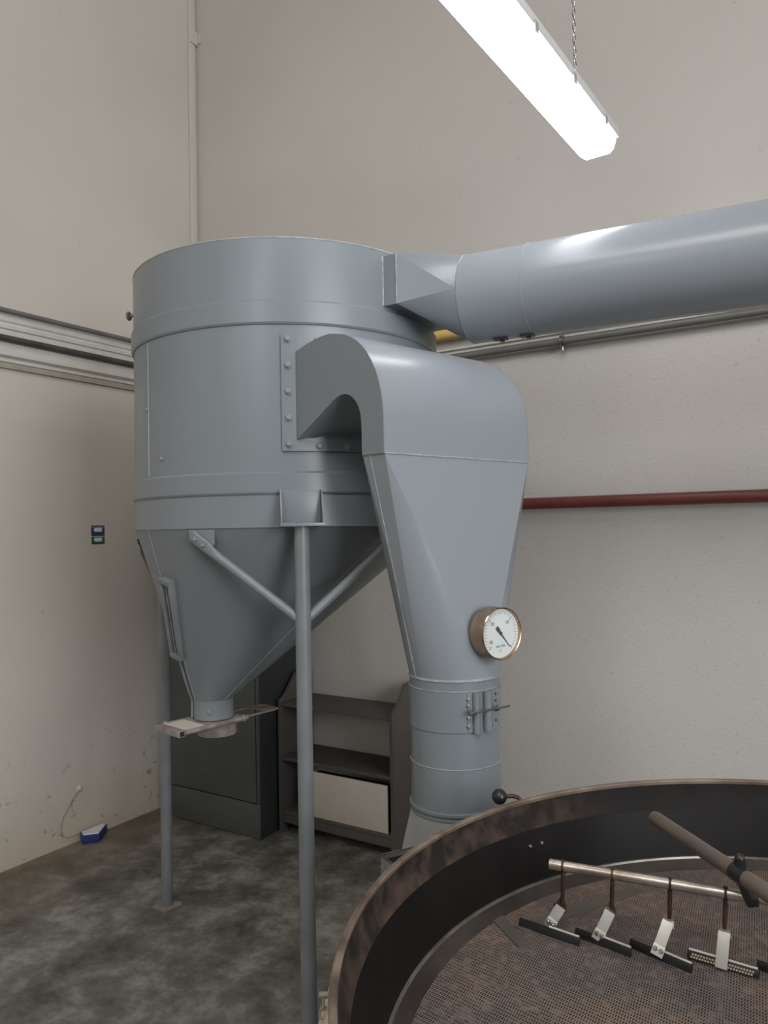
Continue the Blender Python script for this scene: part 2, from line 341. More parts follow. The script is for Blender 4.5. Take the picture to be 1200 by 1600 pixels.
# back wall conduit with ring clips
t = thing('wall_conduit', (-2.0, YB-0.04, 2.440), 'grey conduit with ring clip along the back wall below the large round duct', 'pipe')
obj('tube', MB().tube([(-3.2, YB-0.041, 2.438), (XR-0.02, YB-0.041, 2.438)], 0.0165, 20), 'conduit', t)
for x in (-1.155, 0.35, 1.9):
    c = obj('clip', MB().lathe((x, YB-0.041, 2.438), [(0.0168, -0.008), (0.027, -0.008), (0.027, 0.008), (0.0168, 0.008)], 24, (1,0,0), True).box((x-0.007, YB-0.018, 2.43), (x+0.007, YB-0.0005, 2.446)).tube([(x, YB-0.041, 2.394), (x, YB-0.041, 2.412)], 0.006, 10), 'zinc', t, label='zinc ring clip')
# yellow pipe
t = thing('gas_pipe', (-1.8, 3.35, 2.548), 'short view of yellow pipe behind the tank under the round duct', 'pipe')
obj('tube', MB().tube([(-3.2, 3.350, 2.549), (XR-0.02, 3.350, 2.549)], 0.027, 24), 'yellow', t)
for x in (-2.4, 0.2, 1.8): obj('clip', MB().lathe((x, 3.350, 2.549), [(0.0275,-0.01),(0.032,-0.01),(0.032,0.01),(0.0275,0.01)], 24, (1,0,0), True).box((x-0.01, 3.382, 2.543), (x+0.01, YB-0.0265, 2.555)), 'zinc', t)
# red pipe
t = thing('fire_pipe', (-1.4, YB-0.05, 1.703), 'dark red painted horizontal pipe on the back wall right of the grey duct', 'pipe')
obj('tube', MB().tube([(-1.95, YB-0.055, 1.700), (XR-0.02, YB-0.055, 1.700)], 0.0265, 28), 'red', t)
for x in (-1.80, 0.55, 2.4): obj('clip', MB().lathe((x, YB-0.055, 1.700), [(0.027,-0.012),(0.031,-0.012),(0.031,0.012),(0.027,0.012)], 24, (1,0,0), True).box((x-0.01, YB-0.025, 1.69), (x+0.01, YB-0.0005, 1.71)), 'zinc', t)
# vertical white cable trunking in the corner
t = thing('cable_trunking', (XL+0.01, 3.372, 2.7), 'white vertical trunking up the left wall beside the room corner', 'trunking')
obj('channel', MB().box((XL+0.0002, 3.350, 2.70), (XL+0.016, 3.398, H-0.01)), 'wall_left', t, bevel=0.003)
obj('cable', MB().tube([(XL+0.006, 3.404, 2.7), (XL+0.006, 3.404, H-0.01)], 0.0045, 8), 'wall_left', t)
obj('joint_bracket', MB().box((XL+0.0003, 3.352, 4.655), (XL+0.026, 3.4185, 4.74)).box((XL+0.02, YB-0.012, 4.665), (XL+0.05, YB-0.0005, 4.72)), 'wall_left', t, bevel=0.003)

# ------------------------------------------------------------------ dust cyclone
CX, CY, R = -1.862, 2.274, 0.5625
ZT, ZJ = 2.511, 1.608
KX, KY, KR, KZ = -1.984, 1.980, 0.070, 1.007
cyc = thing('dust_cyclone', (CX, CY, 0), 'large blue-grey steel cyclone tank with conical bottom standing on tubular legs in the corner', 'cyclone tank')
obj('shell', MB().lathe((CX,CY,0), [(R-0.004, ZJ), (R, ZJ), (R, ZT), (R-0.004, ZT)], 128, closed=True), 'grey', cyc)
obj('lid', MB().lathe((CX,CY,0), [(0.0001, ZT-0.012), (R-0.005, ZT-0.012), (R-0.005, ZT-0.006), (0.0001, ZT-0.006)], 96), 'grey', cyc)
obj('rim_bead', MB().lathe((CX,CY,0), [(R-0.004, ZT-0.002), (R+0.0012, ZT-0.002), (R+0.0012, ZT+0.001), (R-0.004, ZT+0.003)], 128, closed=True), 'weld', cyc)
def band(name, z0, z1):
    o = obj(name, MB().lathe((CX,CY,0), [(R-0.001, z0), (R+0.004, z0+0.001), (R+0.0075, z0+0.007), (R+0.0075, z1-0.007), (R+0.0015, z1), (R-0.001, z1)], 128, closed=True), 'grey', cyc, smooth=12)
    return o
band('reinforcing_band', 2.237, 2.315); band('reinforcing_band', 1.709, 1.781)
obj('joint_bead', MB().lathe((CX,CY,0), [(R-0.001, ZJ-0.003), (R+0.003, ZJ), (R-0.001, ZJ+0.003)], 128, closed=True), 'grey', cyc)
def cone_p(t, a, off=0.0):
    r = R + (KR - R)*t + off; return V(CX + (KX-CX)*t + r*math.cos(a), CY + (KY-CY)*t + r*math.sin(a), ZJ + (KZ-ZJ)*t)
rings = [[cone_p(t, 2*PI*k/128) for k in range(128)] for t in (0, 0.25, 0.5, 0.75, 1)]
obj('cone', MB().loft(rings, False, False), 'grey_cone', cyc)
def seam(parent, pts, r=0.0025, mat='grey', name='weld_seam', label=None): return obj(name, MB().tube(pts, r, 6), mat, parent, label=label)
rad = math.radians
seam(cyc, [cone_p(t, rad(252), 0.0) for t in (0, .25, .5, .75, 1)], 0.003)
seam(cyc, [cone_p(t, rad(345), 0.0) for t in (0, .25, .5, .75, 1)], 0.003)
seam(cyc, [(CX+R*math.cos(rad(253.5)), CY+R*math.sin(rad(253.5)), z) for z in (1.785, 2.235)], 0.0022)
# collar below the cone
obj('outlet_collar', MB().lathe((KX,KY,0), [(KR-0.003, 0.94), (KR, 0.94), (KR, KZ-0.004), (KR+0.002, KZ), (KR-0.003, KZ+0.002)], 48, closed=True), 'grey', cyc)
bolt(cyc, (KX+KR*0.53, KY-KR*0.848, 0.974), (0.53,-0.848,0), BS)
# slide gate
ug = V(0.16, 0.987, 0).normalized(); vg = V(ug.y, -ug.x, 0); K0 = V(KX, KY, 0)
gate = obj('slide_gate', MB().obox(K0 + V(0,0,0.9335), ug, vg, V(0,0,1), 0.082, 0.076, 0.003), 'gate', cyc, bevel=0.001, label='dusty steel slide gate')
def gp(s, v, z): return K0 + ug*s + vg*v + V(0,0,z)
obj('guide_rail', MB().tube([gp(-0.175, 0.080, .931), gp(0.085, 0.080, .931)], 0.0085, 12).sphere(gp(0.07,0.080,.931), 0.0125, 10, 6), 'gate', gate)
obj('guide_rail', MB().tube([gp(-0.16, -0.066, .931), gp(0.085, -0.066, .931)], 0.0085, 12).sphere(gp(-0.155,-0.066,.931), 0.0125, 10, 6), 'gate', gate)
obj('handle', MB().obox(gp(-0.18, 0.002, .927), vg, ug, V(0,0,1), 0.072, 0.014, 0.011), 'gate', gate, bevel=0.003)
obj('handle_end', MB().obox(gp(-0.18, 0.0745, .927), vg, ug, V(0,0,1), 0.001, 0.0095, 0.0075), 'black', gate, label='dark open end of the handle')
obj('front_strap', MB().obox(gp(-0.125, 0.005, .934), vg, ug, V(0,0,1), 0.064, 0.042, 0.002), 'panel', gate, label='pale sliding plate edge')
# tongue of the slide plate with its big hole
pts_o = [gp(0.07,-0.062,.929), gp(0.07,0.062,.929), gp(0.235,0.052,.929), gp(0.265,0.03,.929), gp(0.235,-0.055,.929)]
tongue = MB(); n = 28; cen = gp(0.150, 0, .929)
outer = []; inner = []
for k in range(n):
    a = 2*PI*k/n; d = ug*math.cos(a) + vg*math.sin(a)
    sc = min(0.115/max(abs(math.cos(a)),1e-6), 0.060/max(abs(math.sin(a)),1e-6), 0.118); 
    outer.append(cen + ug*math.cos(a)*sc + vg*math.sin(a)*sc); inner.append(cen + d*0.048)
dn = V(0,0,-0.003)
tongue.loft([inner, outer, [p+dn for p in outer], [p+dn for p in inner], inner], False, False)
obj('slide_plate', tongue, 'gate', gate)
obj('lower_spout', MB().lathe((KX+0.005,KY+0.01,0), [(KR-0.004, 0.880), (KR-0.001, 0.880), (KR-0.001, 0.930), (KR-0.004, 0.930)], 40, closed=True), 'gate', cyc, label='dusty short spout below the gate')
# sight window frame lying on the cone
pa, pb = cone_p(0.27, rad(259)), cone_p(0.74, rad(244))
nrm = V(math.cos(rad(252))*0.766, math.sin(rad(252))*0.766, -0.64).normalized()
ln = (pb - pa).normalized(); wd = ln.cross(nrm).normalized(); nrm = wd.cross(ln).normalized()
if nrm.y > 0: nrm = -nrm
mid = (pa + pb)/2 + nrm*0.010; hl = (pb-pa).length/2
win = obj('sight_window', MB().obox(mid + wd*0.024, ln, wd, nrm, hl, 0.0065, 0.012).obox(mid - wd*0.024, ln, wd, nrm, hl, 0.0065, 0.012)
    .obox(mid + ln*(hl-0.009), ln, wd, nrm, 0.009, 0.030, 0.0137).obox(mid - ln*(hl-0.009), ln, wd, nrm, 0.009, 0.030, 0.0137), 'leg', cyc, bevel=0.002, label='raised rectangular sight window frame')
obj('window_glass', MB().obox(mid - nrm*0.004, ln, wd, nrm, hl-0.012, 0.016, 0.003), 'cabinet_side', win, label='dark window slot')
obj('scraper_bar', MB().obox(mid + nrm*0.002 + wd*0.004, ln, wd, nrm, hl-0.018, 0.004, 0.003), 'gate', win)
obj('window_strap', MB().tube([pb + nrm*0.006, cone_p(0.9, rad(236), 0.006), cone_p(1.0, rad(230), 0.004), V(KX-0.05, KY-0.055, 0.942)], 0.005, 8), 'leg', cyc)
# inspection bolts and knob
for x, y, z in ((-2.027, 1.736, 2.010), (-1.936, 1.716, 1.838)): bolt(cyc, (x, y, z), (x-CX, y-CY, 0), BS)
kd = V(math.cos(rad(205)), math.sin(rad(205)), 0); kp = V(CX, CY, 2.395) + kd*R
kd = V(-0.93, -0.37, 0).normalized(); kp = V(CX, CY, 2.408) + V(math.cos(rad(221)), math.sin(rad(221)), 0)*(R-0.004)
obj('port_knob', MB().lathe(kp, [(0.006,-0.01),(0.006,0.024),(0.014,0.025),(0.017,0.028),(0.017,0.033),(0.012,0.036)], 20, kd), 'leg', cyc)

# legs with brackets, braces and gussets
LEG_R = 0.0236
def make_leg(a, L, zft, draw_braces=(1, -1)):
    a = rad(a); er = V(math.cos(a), math.sin(a), 0); et = V(-er.y, er.x, 0); P = V(CX, CY, 0) + er*L
    lg = obj('leg', MB().tube([P + V(0,0,zft+0.006), P + V(0,0,ZJ+0.002)], LEG_R, 28), 'leg', cyc)
    obj('foot_plate', MB().obox(P + V(0,0,zft+0.004), er, et, V(0,0,1), 0.045, 0.045, 0.004), 'gate', lg, bevel=0.001)
    # U bracket that carries the tank: base plate, back plate, two side cheeks
    hw = 0.066; zc = ZJ + 0.006
    back = R + 0.012
    br = MB().obox(V(CX,CY,zc) + er*((back + L + 0.028)/2), er, et, V(0,0,1), (L + 0.028 - back)/2 + 0.012, hw, 0.005)
    br.obox(V(CX,CY,zc+0.055) + er*(R+0.006), er, et, V(0,0,1), 0.003, hw-0.004, 0.05)
    b = obj('leg_bracket', br, 'grey', cyc, bevel=0.001)
    for s in (1, -1):
        q = V(CX,CY,0) + et*s*(hw-0.003)
        x0, x1 = R - 0.006, L + 0.018
        poly = [q + er*x0 + V(0,0,zc+0.004), q + er*x1 + V(0,0,zc+0.004), q + er*(x1) + V(0,0,zc+0.02), q + er*(R+0.022) + V(0,0,zc+0.108), q + er*x0 + V(0,0,zc+0.108)]
        obj('cheek_plate', MB().prism(poly, et*0.004), 'grey', b)
    for s in draw_braces:
        ga = a + s*rad(33)
        gr = V(math.cos(ga), math.sin(ga), 0); gt = V(-gr.y, gr.x, 0)
        G = V(CX,CY,0) + gr*(R-0.018)
        sl = (V(0,0,-1)*0.80 - gr*0.6).normalized(); sn = V(gr.x, gr.y, 0)
        # gusset plate just outside the cone
        g0 = V(CX,CY,ZJ-0.004) + gr*(R+0.001)
        fx = -gt*s
        poly = [g0 - fx*0.045, g0 + fx*0.05, g0 + fx*0.05 - V(0,0,0.045), g0 + fx*0.022 - V(0,0,0.078), g0 - fx*0.045 - V(0,0,0.03)]
        gu = obj('gusset', MB().prism(poly, -gr*0.006), 'grey', cyc)
        top = g0 + gr*0.006 - V(0,0,0.028) - fx*0.012
        low = P + V(0,0,1.318) - et*0 
        dr = (low - top).normalized(); nn = (gr - dr*gr.dot(dr)).normalized(); sd = dr.cross(nn)
        low = low - dr*0.012
        # flattened end, then tube
        flat0, flat1 = top - dr*0.018, top + dr*0.052
        rings = []
        for (d0, ra, rb) in ((-0.018, 0.018, 0.003), (0.045, 0.018, 0.003), (0.075, 0.016, 0.011), (0.095, 0.0145, 0.0145)):
            c = top + dr*d0 + nn*(0.004 if d0 < 0.06 else 0.007)
            rings.append([c + sd*ra*math.cos(2*PI*k/20) + nn*rb*math.sin(2*PI*k/20) for k in range(20)])
        rings.append([low + sd*0.0145*math.cos(2*PI*k/20) + nn*0.0145*math.sin(2*PI*k/20) for k in range(20)])
        be = obj('brace', MB().loft(rings), 'leg', cyc)
        bolt(be, top + nn*0.007, nn, BS); bolt(be, top + dr*0.032 + nn*0.007, nn, BS)
make_leg(-47.5, 0.612, 0.0)
make_leg(180, 0.706, 0.0)
make_leg(66, 0.64, 0.0)

# ------------------------------------------------------------------ inlet duct (large round pipe)
ind = thing('round_air_duct', (-1.1, 2.34, 2.37), 'large round grey duct running right from the top of the tank along the back wall', 'duct')
y0, y1, z0, z1 = 2.112, 2.500, 2.328, 2.492
tr = MB(); xA = -1.272
rect = []; NC = 64
obj('collar_box', MB().loft([[V(-1.42,y0,z0),V(-1.42,y1,z0),V(-1.42,y1,z1),V(-1.42,y0,z1)], [V(xA,y0,z0),V(xA,y1,z0),V(xA,y1,z1),V(xA,y0,z1)]], False, False), 'grey', ind, smooth=20)
P0 = V(-1.112, 2.335, 2.366); ax = V(0.95, 0.083, -0.006).normalized(); RB = 0.1465
hv = V(0,0,1); hv = (hv - ax*hv.dot(ax)).normalized(); yv = hv.cross(ax)
if yv.y < 0: yv = -yv
def circ(k): 
    a = 2*PI*k/NC; return P0 + (yv*math.cos(a) + hv*math.sin(a))*RB
corners = [V(xA,y1,z1), V(xA,y0,z1), V(xA,y0,z0), V(xA,y1,z0)]      # for quadrants 0..3 starting at +y +z
vs = [circ(k) for k in range(NC)] + corners; fs = []
q = NC//4
for c in range(4):
    for k in range(c*q, (c+1)*q): fs.append((k, (k+1) % NC, NC + c))
    fs.append(((c*q) % NC, NC + c, NC + (c-1) % 4))
crease(obj('square_to_round', MB().add(vs, fs), 'grey', ind, smooth=60), [circ(k*q) for k in range(4)], corners)
Lp = 7.0
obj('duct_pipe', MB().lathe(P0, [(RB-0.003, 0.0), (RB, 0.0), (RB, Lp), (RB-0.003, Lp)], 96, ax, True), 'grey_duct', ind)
for d, r_, nm in ((0.002, 0.0022, 'weld_ring'), (0.215, 0.0014, 'pipe_seam')):
    obj(nm, MB().lathe(P0, [(RB-0.001, d-r_), (RB+r_*0.8, d), (RB-0.001, d+r_)], 96, ax, True), 'weld' if d > 0.1 else 'grey', ind)
seam(ind, [(xA, y0-0.001, z0), (xA, y0-0.001, z1)], 0.0022, 'weld')
seam(ind, [(-1.323, y0-0.001, z0), (-1.323, y0-0.001, z1)], 0.003, 'weld')
for d in (0.105, 0.195):
    c = P0 + ax*d - hv*(RB+0.003) - yv*0.01
    obj('pipe_clip', MB().obox(c, ax, yv, hv, 0.022, 0.014, 0.003).obox(c - hv*0.005 + ax*0.006, ax, yv, hv, 0.006, 0.006, 0.004), 'black', ind, label='small dark clip under the pipe')

# ------------------------------------------------------------------ outlet duct (rectangular elbow, hopper, down pipe)
out = thing('elbow_duct', (-1.06, 2.05, 0), 'flat rectangular elbow duct bolted to the tank side and narrowing down to a round pipe', 'duct')
D = V(0.9603, -0.279, 0); W = V(0.279, 0.9603, 0); A = V(-1.475, 1.847, 0); WW = 0.618
def ep(s, z, w_=0.0): return A + D*s + W*w_ + V(0,0,z)
outer = [(0.0,2.150),(0.06,2.163),(0.12,2.170),(0.165,2.1705),(0.20,2.164),(0.235,2.155),(0.263,2.143),(0.29,2.128),(0.313,2.109),(0.335,2.087),(0.353,2.062),(0.369,2.035),(0.381,2.006),(0.391,1.97),(0.397,1.93),(0.399,1.89),(0.399,1.801)]
inner = [(0.0,1.877),(0.03,1.893),(0.065,1.911),(0.11,1.9345),(0.15,1.9555),(0.183,1.9725),(0.205,1.981),(0.225,1.984),(0.242,1.983),(0.258,1.977),(0.272,1.968),(0.285,1.956),(0.296,1.940),(0.304,1.92),(0.307,1.90),(0.308,1.87),(0.308,1.803)]
# smooth the outer bend
mb = MB(); rings = []
for (so, zo), (si, zi) in zip(outer, inner): rings.append([ep(so, zo), ep(so, zo, WW), ep(si, zi, WW), ep(si, zi)])
mb.loft(rings, True, True)
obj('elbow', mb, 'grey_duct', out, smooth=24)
# side plate (same outline, a hair proud) so that the edges read as flanged sheet
for w_, dd in ((-0.0035, 1), (WW, 1)):
    poly = [ep(s, z, w_) for s, z in outer] + [ep(s, z, w_) for s, z in reversed(inner)]
    vs = poly + [p + W*0.0035 for p in poly]; n = len(outer); fs = []
    for i in range(n-1):
        j = 2*n-1-i; fs.append((i, i+1, j-1, j)); fs.append((i+2*n, j+2*n, j-1+2*n, i+1+2*n))
    for i in range(2*n):
        k = (i+1) % (2*n); fs.append((i, k, k+2*n, i+2*n))
    obj('side_sheet', MB().add(vs, fs), 'grey', out, smooth=0)
# lower skirt below the bend: the overlapping sheet strip
fl = 0.062
# flange: frame plate bolted to the tank, with the saddle box behind it
f0, f1, fz0, fz1 = -fl, WW + fl, 1.842, 2.206
az = lambda p: math.atan2(p.y-CY, p.x-CX)
aL, aR = az(ep(0, 0, f0)) , az(ep(0, 0, f1))
aL0, aR0 = az(ep(0, 0, 0.004)), az(ep(0, 0, WW-0.004))
def patch(mb, a0, a1, z0, z1, n=24):
    ri, ro = R+0.0005, R+0.009
    rings = []
    for i in range(n+1):
        a = a0 + (a1-a0)*i/n; c, s_ = math.cos(a), math.sin(a)
        rings.append([V(CX+ri*c, CY+ri*s_, z0), V(CX+ro*c, CY+ro*s_, z0), V(CX+ro*c, CY+ro*s_, z1), V(CX+ri*c, CY+ri*s_, z1)])
    return mb.loft(rings, True, True)
mb = MB(); patch(mb, aL, aL0, fz0, fz1, 8); patch(mb, aR0, aR, fz0, fz1, 8); patch(mb, aL0, aR0, fz0, 1.882, 24); patch(mb, aL0, aR0, 2.146, fz1, 24)
flg = obj('flange', mb, 'grey', out)
obj('throat', MB().loft([[ep(-0.13, 2.15), ep(-0.13, 2.15, WW), ep(-0.13, 1.877, WW), ep(-0.13, 1.877)], [ep(0.001, 2.15), ep(0.001, 2.15, WW), ep(0.001, 1.877, WW), ep(0.001, 1.877)]], True, True), 'grey', out, smooth=20)
def fb(a, z):
    n_ = V(math.cos(a), math.sin(a), 0); bolt(flg, V(CX, CY, z) + n_*(R+0.009), n_)
da = aR - aL
for i in range(5): fb(aL + 0.020/R, 2.190 - i*0.0815)
for i in range(1, 8): fb(aL + 0.020/R + i*(da-0.04/R)/7.5, 1.858)
for i in range(1, 8): fb(aL + 0.020/R + i*(da-0.04/R)/7.5, 2.190)
# slot-to-round hopper
s0, s1, ztop, zbot = 0.308, 0.400, 1.801, 1.163
PC = ep((s0+s1)/2 - 0.008, 0, WW/2); PR = 0.1335
NC = 64; cs = [ep(s1, ztop, WW), ep(s0, ztop, WW), ep(s0, ztop, 0), ep(s1, ztop, 0)]
vs = [PC + (D*math.cos(2*PI*k/NC) + W*math.sin(2*PI*k/NC))*PR + V(0,0,zbot) for k in range(NC)] + cs; fs = []
q = NC//4
for c in range(4):
    for k in range(c*q, (c+1)*q): fs.append((k, (k+1) % NC, NC + c))
    fs.append(((c*q) % NC, NC + (c-1) % 4, NC + c))
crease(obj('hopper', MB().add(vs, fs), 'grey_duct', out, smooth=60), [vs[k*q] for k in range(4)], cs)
# weld along top of the hopper
pts = [ep(s1, ztop+0.001, WW*i/40) + V(0,0,random.uniform(-.0006,.0006)) for i in range(41)]
seam(out, pts, 0.0026, 'weld')
seam(out, [ep(s1, ztop, 0), ep(s0, ztop, 0)], 0.0022, 'grey')
seam(out, [ep(s0+0.03, ztop, -0.001), PC + (D*math.cos(-PI/2-0.2) + W*math.sin(-PI/2-0.2))*(PR+0.001) + V(0,0,zbot)], 0.0018, 'weld')
# down pipe
pipe = obj('down_pipe', MB().lathe(PC, [(PR-0.003, 0.76), (PR, 0.76), (PR, zbot), (PR-0.003, zbot)], 96, closed=True), 'grey', out)
def ring(z, h, e, mat, nm='pipe_seam', parent=pipe): return obj(nm, MB().lathe(PC, [(PR-0.001, z-h), (PR+e, z-h*0.6), (PR+e, z+h*0.6), (PR-0.001, z+h)], 96, closed=True), mat, parent)
ring(zbot, 0.004, 0.003, 'weld'); ring(1.133, 0.0014, 0.0035, 'weld'); ring(0.914, 0.0012, 0.002, 'weld'); ring(0.786, 0.006, 0.006, 'grey', 'pipe_bead'); ring(0.770, 0.004, 0.004, 'grey', 'pipe_bead')
obj('clamp_sleeve', MB().lathe(PC, [(PR, 1.018), (PR+0.0035, 1.018), (PR+0.0035, 1.131), (PR, 1.131)], 96, closed=True), 'grey', out)
# clamp lugs and toggle bolt
def pd(a, r): return PC + (D*math.cos(a) + W*math.sin(a))*r
camdir = math.atan2((-PC.dot(W)), (-PC.dot(D)))
def lug(a0, a1, rr, nm, zz=(1.020, 1.130)):
    n = 8; pts_o = [pd(a0 + (a1-a0)*i/n, PR+rr) for i in range(n+1)]; pts_i = [pd(a0 + (a1-a0)*i/n, PR+0.0035) for i in range(n+1)]
    poly = pts_o + pts_i[::-1]; poly = [p + V(0,0,zz[0]) for p in poly]
    return obj(nm, MB().prism(poly, (0,0,zz[1]-zz[0])), 'grey', out, smooth=30)
vd = V(-PC.x, -PC.y, 0).normalized(); base = math.atan2(vd.dot(W), vd.dot(D))
def ang(off): return base + rad(off)     # off>0 turns towards the back wall (right in view)
l1 = lug(ang(15), ang(23), 0.006, 'clamp_lug'); obj('lug_fold', MB().tube([pd(ang(25), PR+0.010)+V(0,0,1.018), pd(ang(25), PR+0.010)+V(0,0,1.130)], 0.010, 14), 'grey', l1)
l2 = lug(ang(50), ang(62), 0.006, 'clamp_lug'); obj('lug_fold', MB().tube([pd(ang(40), PR+0.011)+V(0,0,1.022), pd(ang(40), PR+0.011)+V(0,0,1.132)], 0.012, 14), 'grey', l2)
for z in (1.112, 1.094, 1.060, 1.036): bolt(l1, pd(ang(15.8), PR+0.006)+V(0,0,z), D*math.cos(ang(15.8)) + W*math.sin(ang(15.8)), BZ)
for z in (1.118, 1.098, 1.070, 1.042): bolt(l2, pd(ang(57), PR+0.006)+V(0,0,z), D*math.cos(ang(57)) + W*math.sin(ang(57)), BZ)
tb0, tb1 = pd(ang(14), PR+0.030)+V(0,0,1.079), pd(ang(62), PR+0.044)+V(0,0,1.084)
obj('toggle_bolt', MB().tube([tb0, tb1], 0.0032, 10).tube([tb0, tb0.lerp(tb1, 0.16)], 0.0075, 10).tube([tb0.lerp(tb1, 0.68), tb0.lerp(tb1, 0.74)], 0.008, 6), 'zinc', out, label='bare zinc toggle bolt')
# hood and fan housing under the pipe (dives behind the tray)
hd = MB(); NH = 48
rt = [PC + (D*math.cos(2*PI*k/NH) + W*math.sin(2*PI*k/NH))*(PR+0.002) + V(0,0,0.765) for k in range(NH)]
def sq(k, hx, hy, z):
    a = 2*PI*k/NH; c, s = math.cos(a), math.sin(a); m = 1/max(abs(c), abs(s)); 
    return V(PC.x + 0.03, PC.y + 0.02, 0) + D*c*m*hx + W*s*m*hy + V(0,0,z)
rb = [sq(k, 0.17, 0.17, 0.48) for k in range(NH)]; rb2 = [sq(k, 0.17, 0.17, 0.0) for k in range(NH)]
obj('fan_hood', MB().loft([rt, rb, rb2], True, True), 'hood', out, smooth=25)

# ------------------------------------------------------------------ pressure gauge
GC = V(-0.876, 1.994, 1.297); gz = GC
g = thing('pressure_gauge', tuple(GC), 'round brass-cased pressure gauge with white dial on the front of the grey hopper', 'gauge')
GR = 0.0745; DG = V(0.918, -0.397, 0).normalized(); WG = V(0.397, 0.918, 0).normalized()
up = V(0,0,1); rt_ = up.cross(DG).normalized()   # dial right as seen from the front
obj('case', MB().lathe(GC, [(0.02, -0.056), (GR-0.004, -0.055), (GR-0.001, -0.050), (GR-0.001, -0.006), (GR, -0.004), (GR, 0.001), (GR-0.002, 0.003), (GR-0.0045, 0.002), (GR-0.0055, -0.008)], 72, DG), 'brass', g, smooth=30)
obj('dial', MB().lathe(GC, [(0.0001, -0.0078), (GR-0.0058, -0.0078), (GR-0.0058, -0.0062), (0.0001, -0.0062)], 64, DG), 'dial', g, label='white dial with black scale marks')
dial = [o for o in g.children if o.name.startswith('dial')][0]
def dp(a, r, h=-0.0058): return GC + (rt_*math.cos(rad(a)) + up*math.sin(rad(a)))*r + DG*h
NT = 31; A0, A1 = -45, 225      # 0 at the lower right, running anticlockwise over the top
mb = MB()
for i in range(NT):
    a = A0 + (A1-A0)*i/(NT-1); big = i % 10 == 0; r0 = 0.050 if big else (0.053 if i % 5 == 0 else 0.055)
    tdir = (rt_*-math.sin(rad(a)) + up*math.cos(rad(a))); rdir = (rt_*math.cos(rad(a)) + up*math.sin(rad(a)))
    mb.obox(dp(a, (r0+0.0615)/2), rdir, tdir, DG, (0.0615-r0)/2, 0.0009 if big else 0.0005, 0.0002)
o = obj('scale_marks', mb, 'ink', dial, smooth=0); o['kind'] = 'stuff'
def text(s, size, pos, xdir, ydir, mat, parent, name='numeral'):
    cu = bpy.data.curves.new(name, 'FONT'); cu.body = s; cu.size = size; cu.align_x = 'CENTER'; cu.align_y = 'CENTER'; cu.extrude = 0.0002
    tmp = bpy.data.objects.new(name, cu); COL.objects.link(tmp); bpy.context.view_layer.update()
    me = bpy.data.meshes.new_from_object(tmp.evaluated_get(bpy.context.evaluated_depsgraph_get())); bpy.data.objects.remove(tmp)
    x = Vector(xdir).normalized(); y = Vector(ydir).normalized(); z = x.cross(y)
    mt = Matrix((x, y, z)).transposed().to_4x4(); mt.translation = Vector(pos) - ORIG[parent.name]
    me.transform(mt); me.materials.clear(); me.materials.append(M[mat])
    o = bpy.data.objects.new(name, me); COL.objects.link(o); o.parent = parent; ORIG[o.name] = ORIG[parent.name]; return o
text('10', 0.0135, dp(48, 0.039), rt_, up, 'ink', dial); text('20', 0.0135, dp(137, 0.040), rt_, up, 'ink', dial)
text('30', 0.0135, dp(212, 0.043), rt_, up, 'ink', dial); text('mm WS', 0.0105, dp(-90, 0.036), rt_, up, 'ink', dial)
text('C', 0.011, dp(-90, 0.050), rt_, up, 'ink', dial, 'dial_mark')
na = rad(-50); nd = rt_*math.cos(na) + up*math.sin(na); nt_ = rt_*-math.sin(na) + up*math.cos(na); nc = GC - DG*0.0035
needle = MB().prism([nc - nd*0.024 + nt_*0.0045, nc - nd*0.012 + nt_*0.0055, nc + nt_*0.0016, nc + nd*0.053 + nt_*0.0006, nc + nd*0.053 - nt_*0.0006, nc - nt_*0.0016, nc - nd*0.012 - nt_*0.0055, nc - nd*0.024 - nt_*0.0045], DG*0.0007)
obj('needle', needle, 'ink', g); obj('needle_hub', MB().lathe(nc, [(0.0001,-0.002),(0.0045,-0.002),(0.0045,0.002),(0.0001,0.0025)], 20, DG), 'ink', g)
SP = GC - DG*0.054
obj('stem', MB().tube([SP + V(0,0,-0.002), SP - DG*0.035 + V(0,0,-0.002)], 0.008, 12).obox(SP - DG*0.010 + V(0,0,-0.002), DG, WG, V(0,0,1), 0.010, 0.012, 0.013), 'zinc', g, smooth=20, label='bright square connector')

# ------------------------------------------------------------------ cooling tray
TX, TY = 0.050, 1.436; RO = 0.9026
tray = thing('cooling_tray', (TX, TY, 0), 'large round dark steel cooling tray with perforated floor in the foreground', 'cooling tray')
T0 = (TX, TY, 0)
obj('upper_wall', MB().lathe(T0, [(RO-0.007, 0.897), (RO-0.001, 0.897), (RO-0.006, 0.835), (RO-0.020, 0.828), (RO-0.026, 0.834), (RO-0.010, 0.862)], 160, closed=True), 'rust', tray, label='rust-stained upper band of the wall')
obj('rim', MB().lathe(T0, [(RO-0.009, 0.893), (RO+0.003, 0.893), (RO+0.004, 0.900), (RO+0.001, 0.9035), (RO-0.007, 0.9035), (RO-0.010, 0.900)], 160, closed=True), 'lip', tray, label='worn light edge of the rim')
obj('side_wall', MB().lathe(T0, [(RO-0.025, 0.8345), (RO-0.003, 0.834), (RO-0.010, 0.55), (0.870, 0.54), (0.835, 0.70), (0.838, 0.722)], 160, closed=True), 'dark_steel', tray)
obj('ledge_edge', MB().lathe(T0, [(0.832, 0.716), (0.842, 0.716), (0.840, 0.724), (0.834, 0.724)], 160, closed=True), 'ledge_edge', tray, label='bright worn edge of the ledge')
obj('ledge', MB().lathe(T0, [(0.800, 0.699), (0.834, 0.720), (0.836, 0.700), (0.800, 0.690)], 160, closed=True), 'ledge', tray)
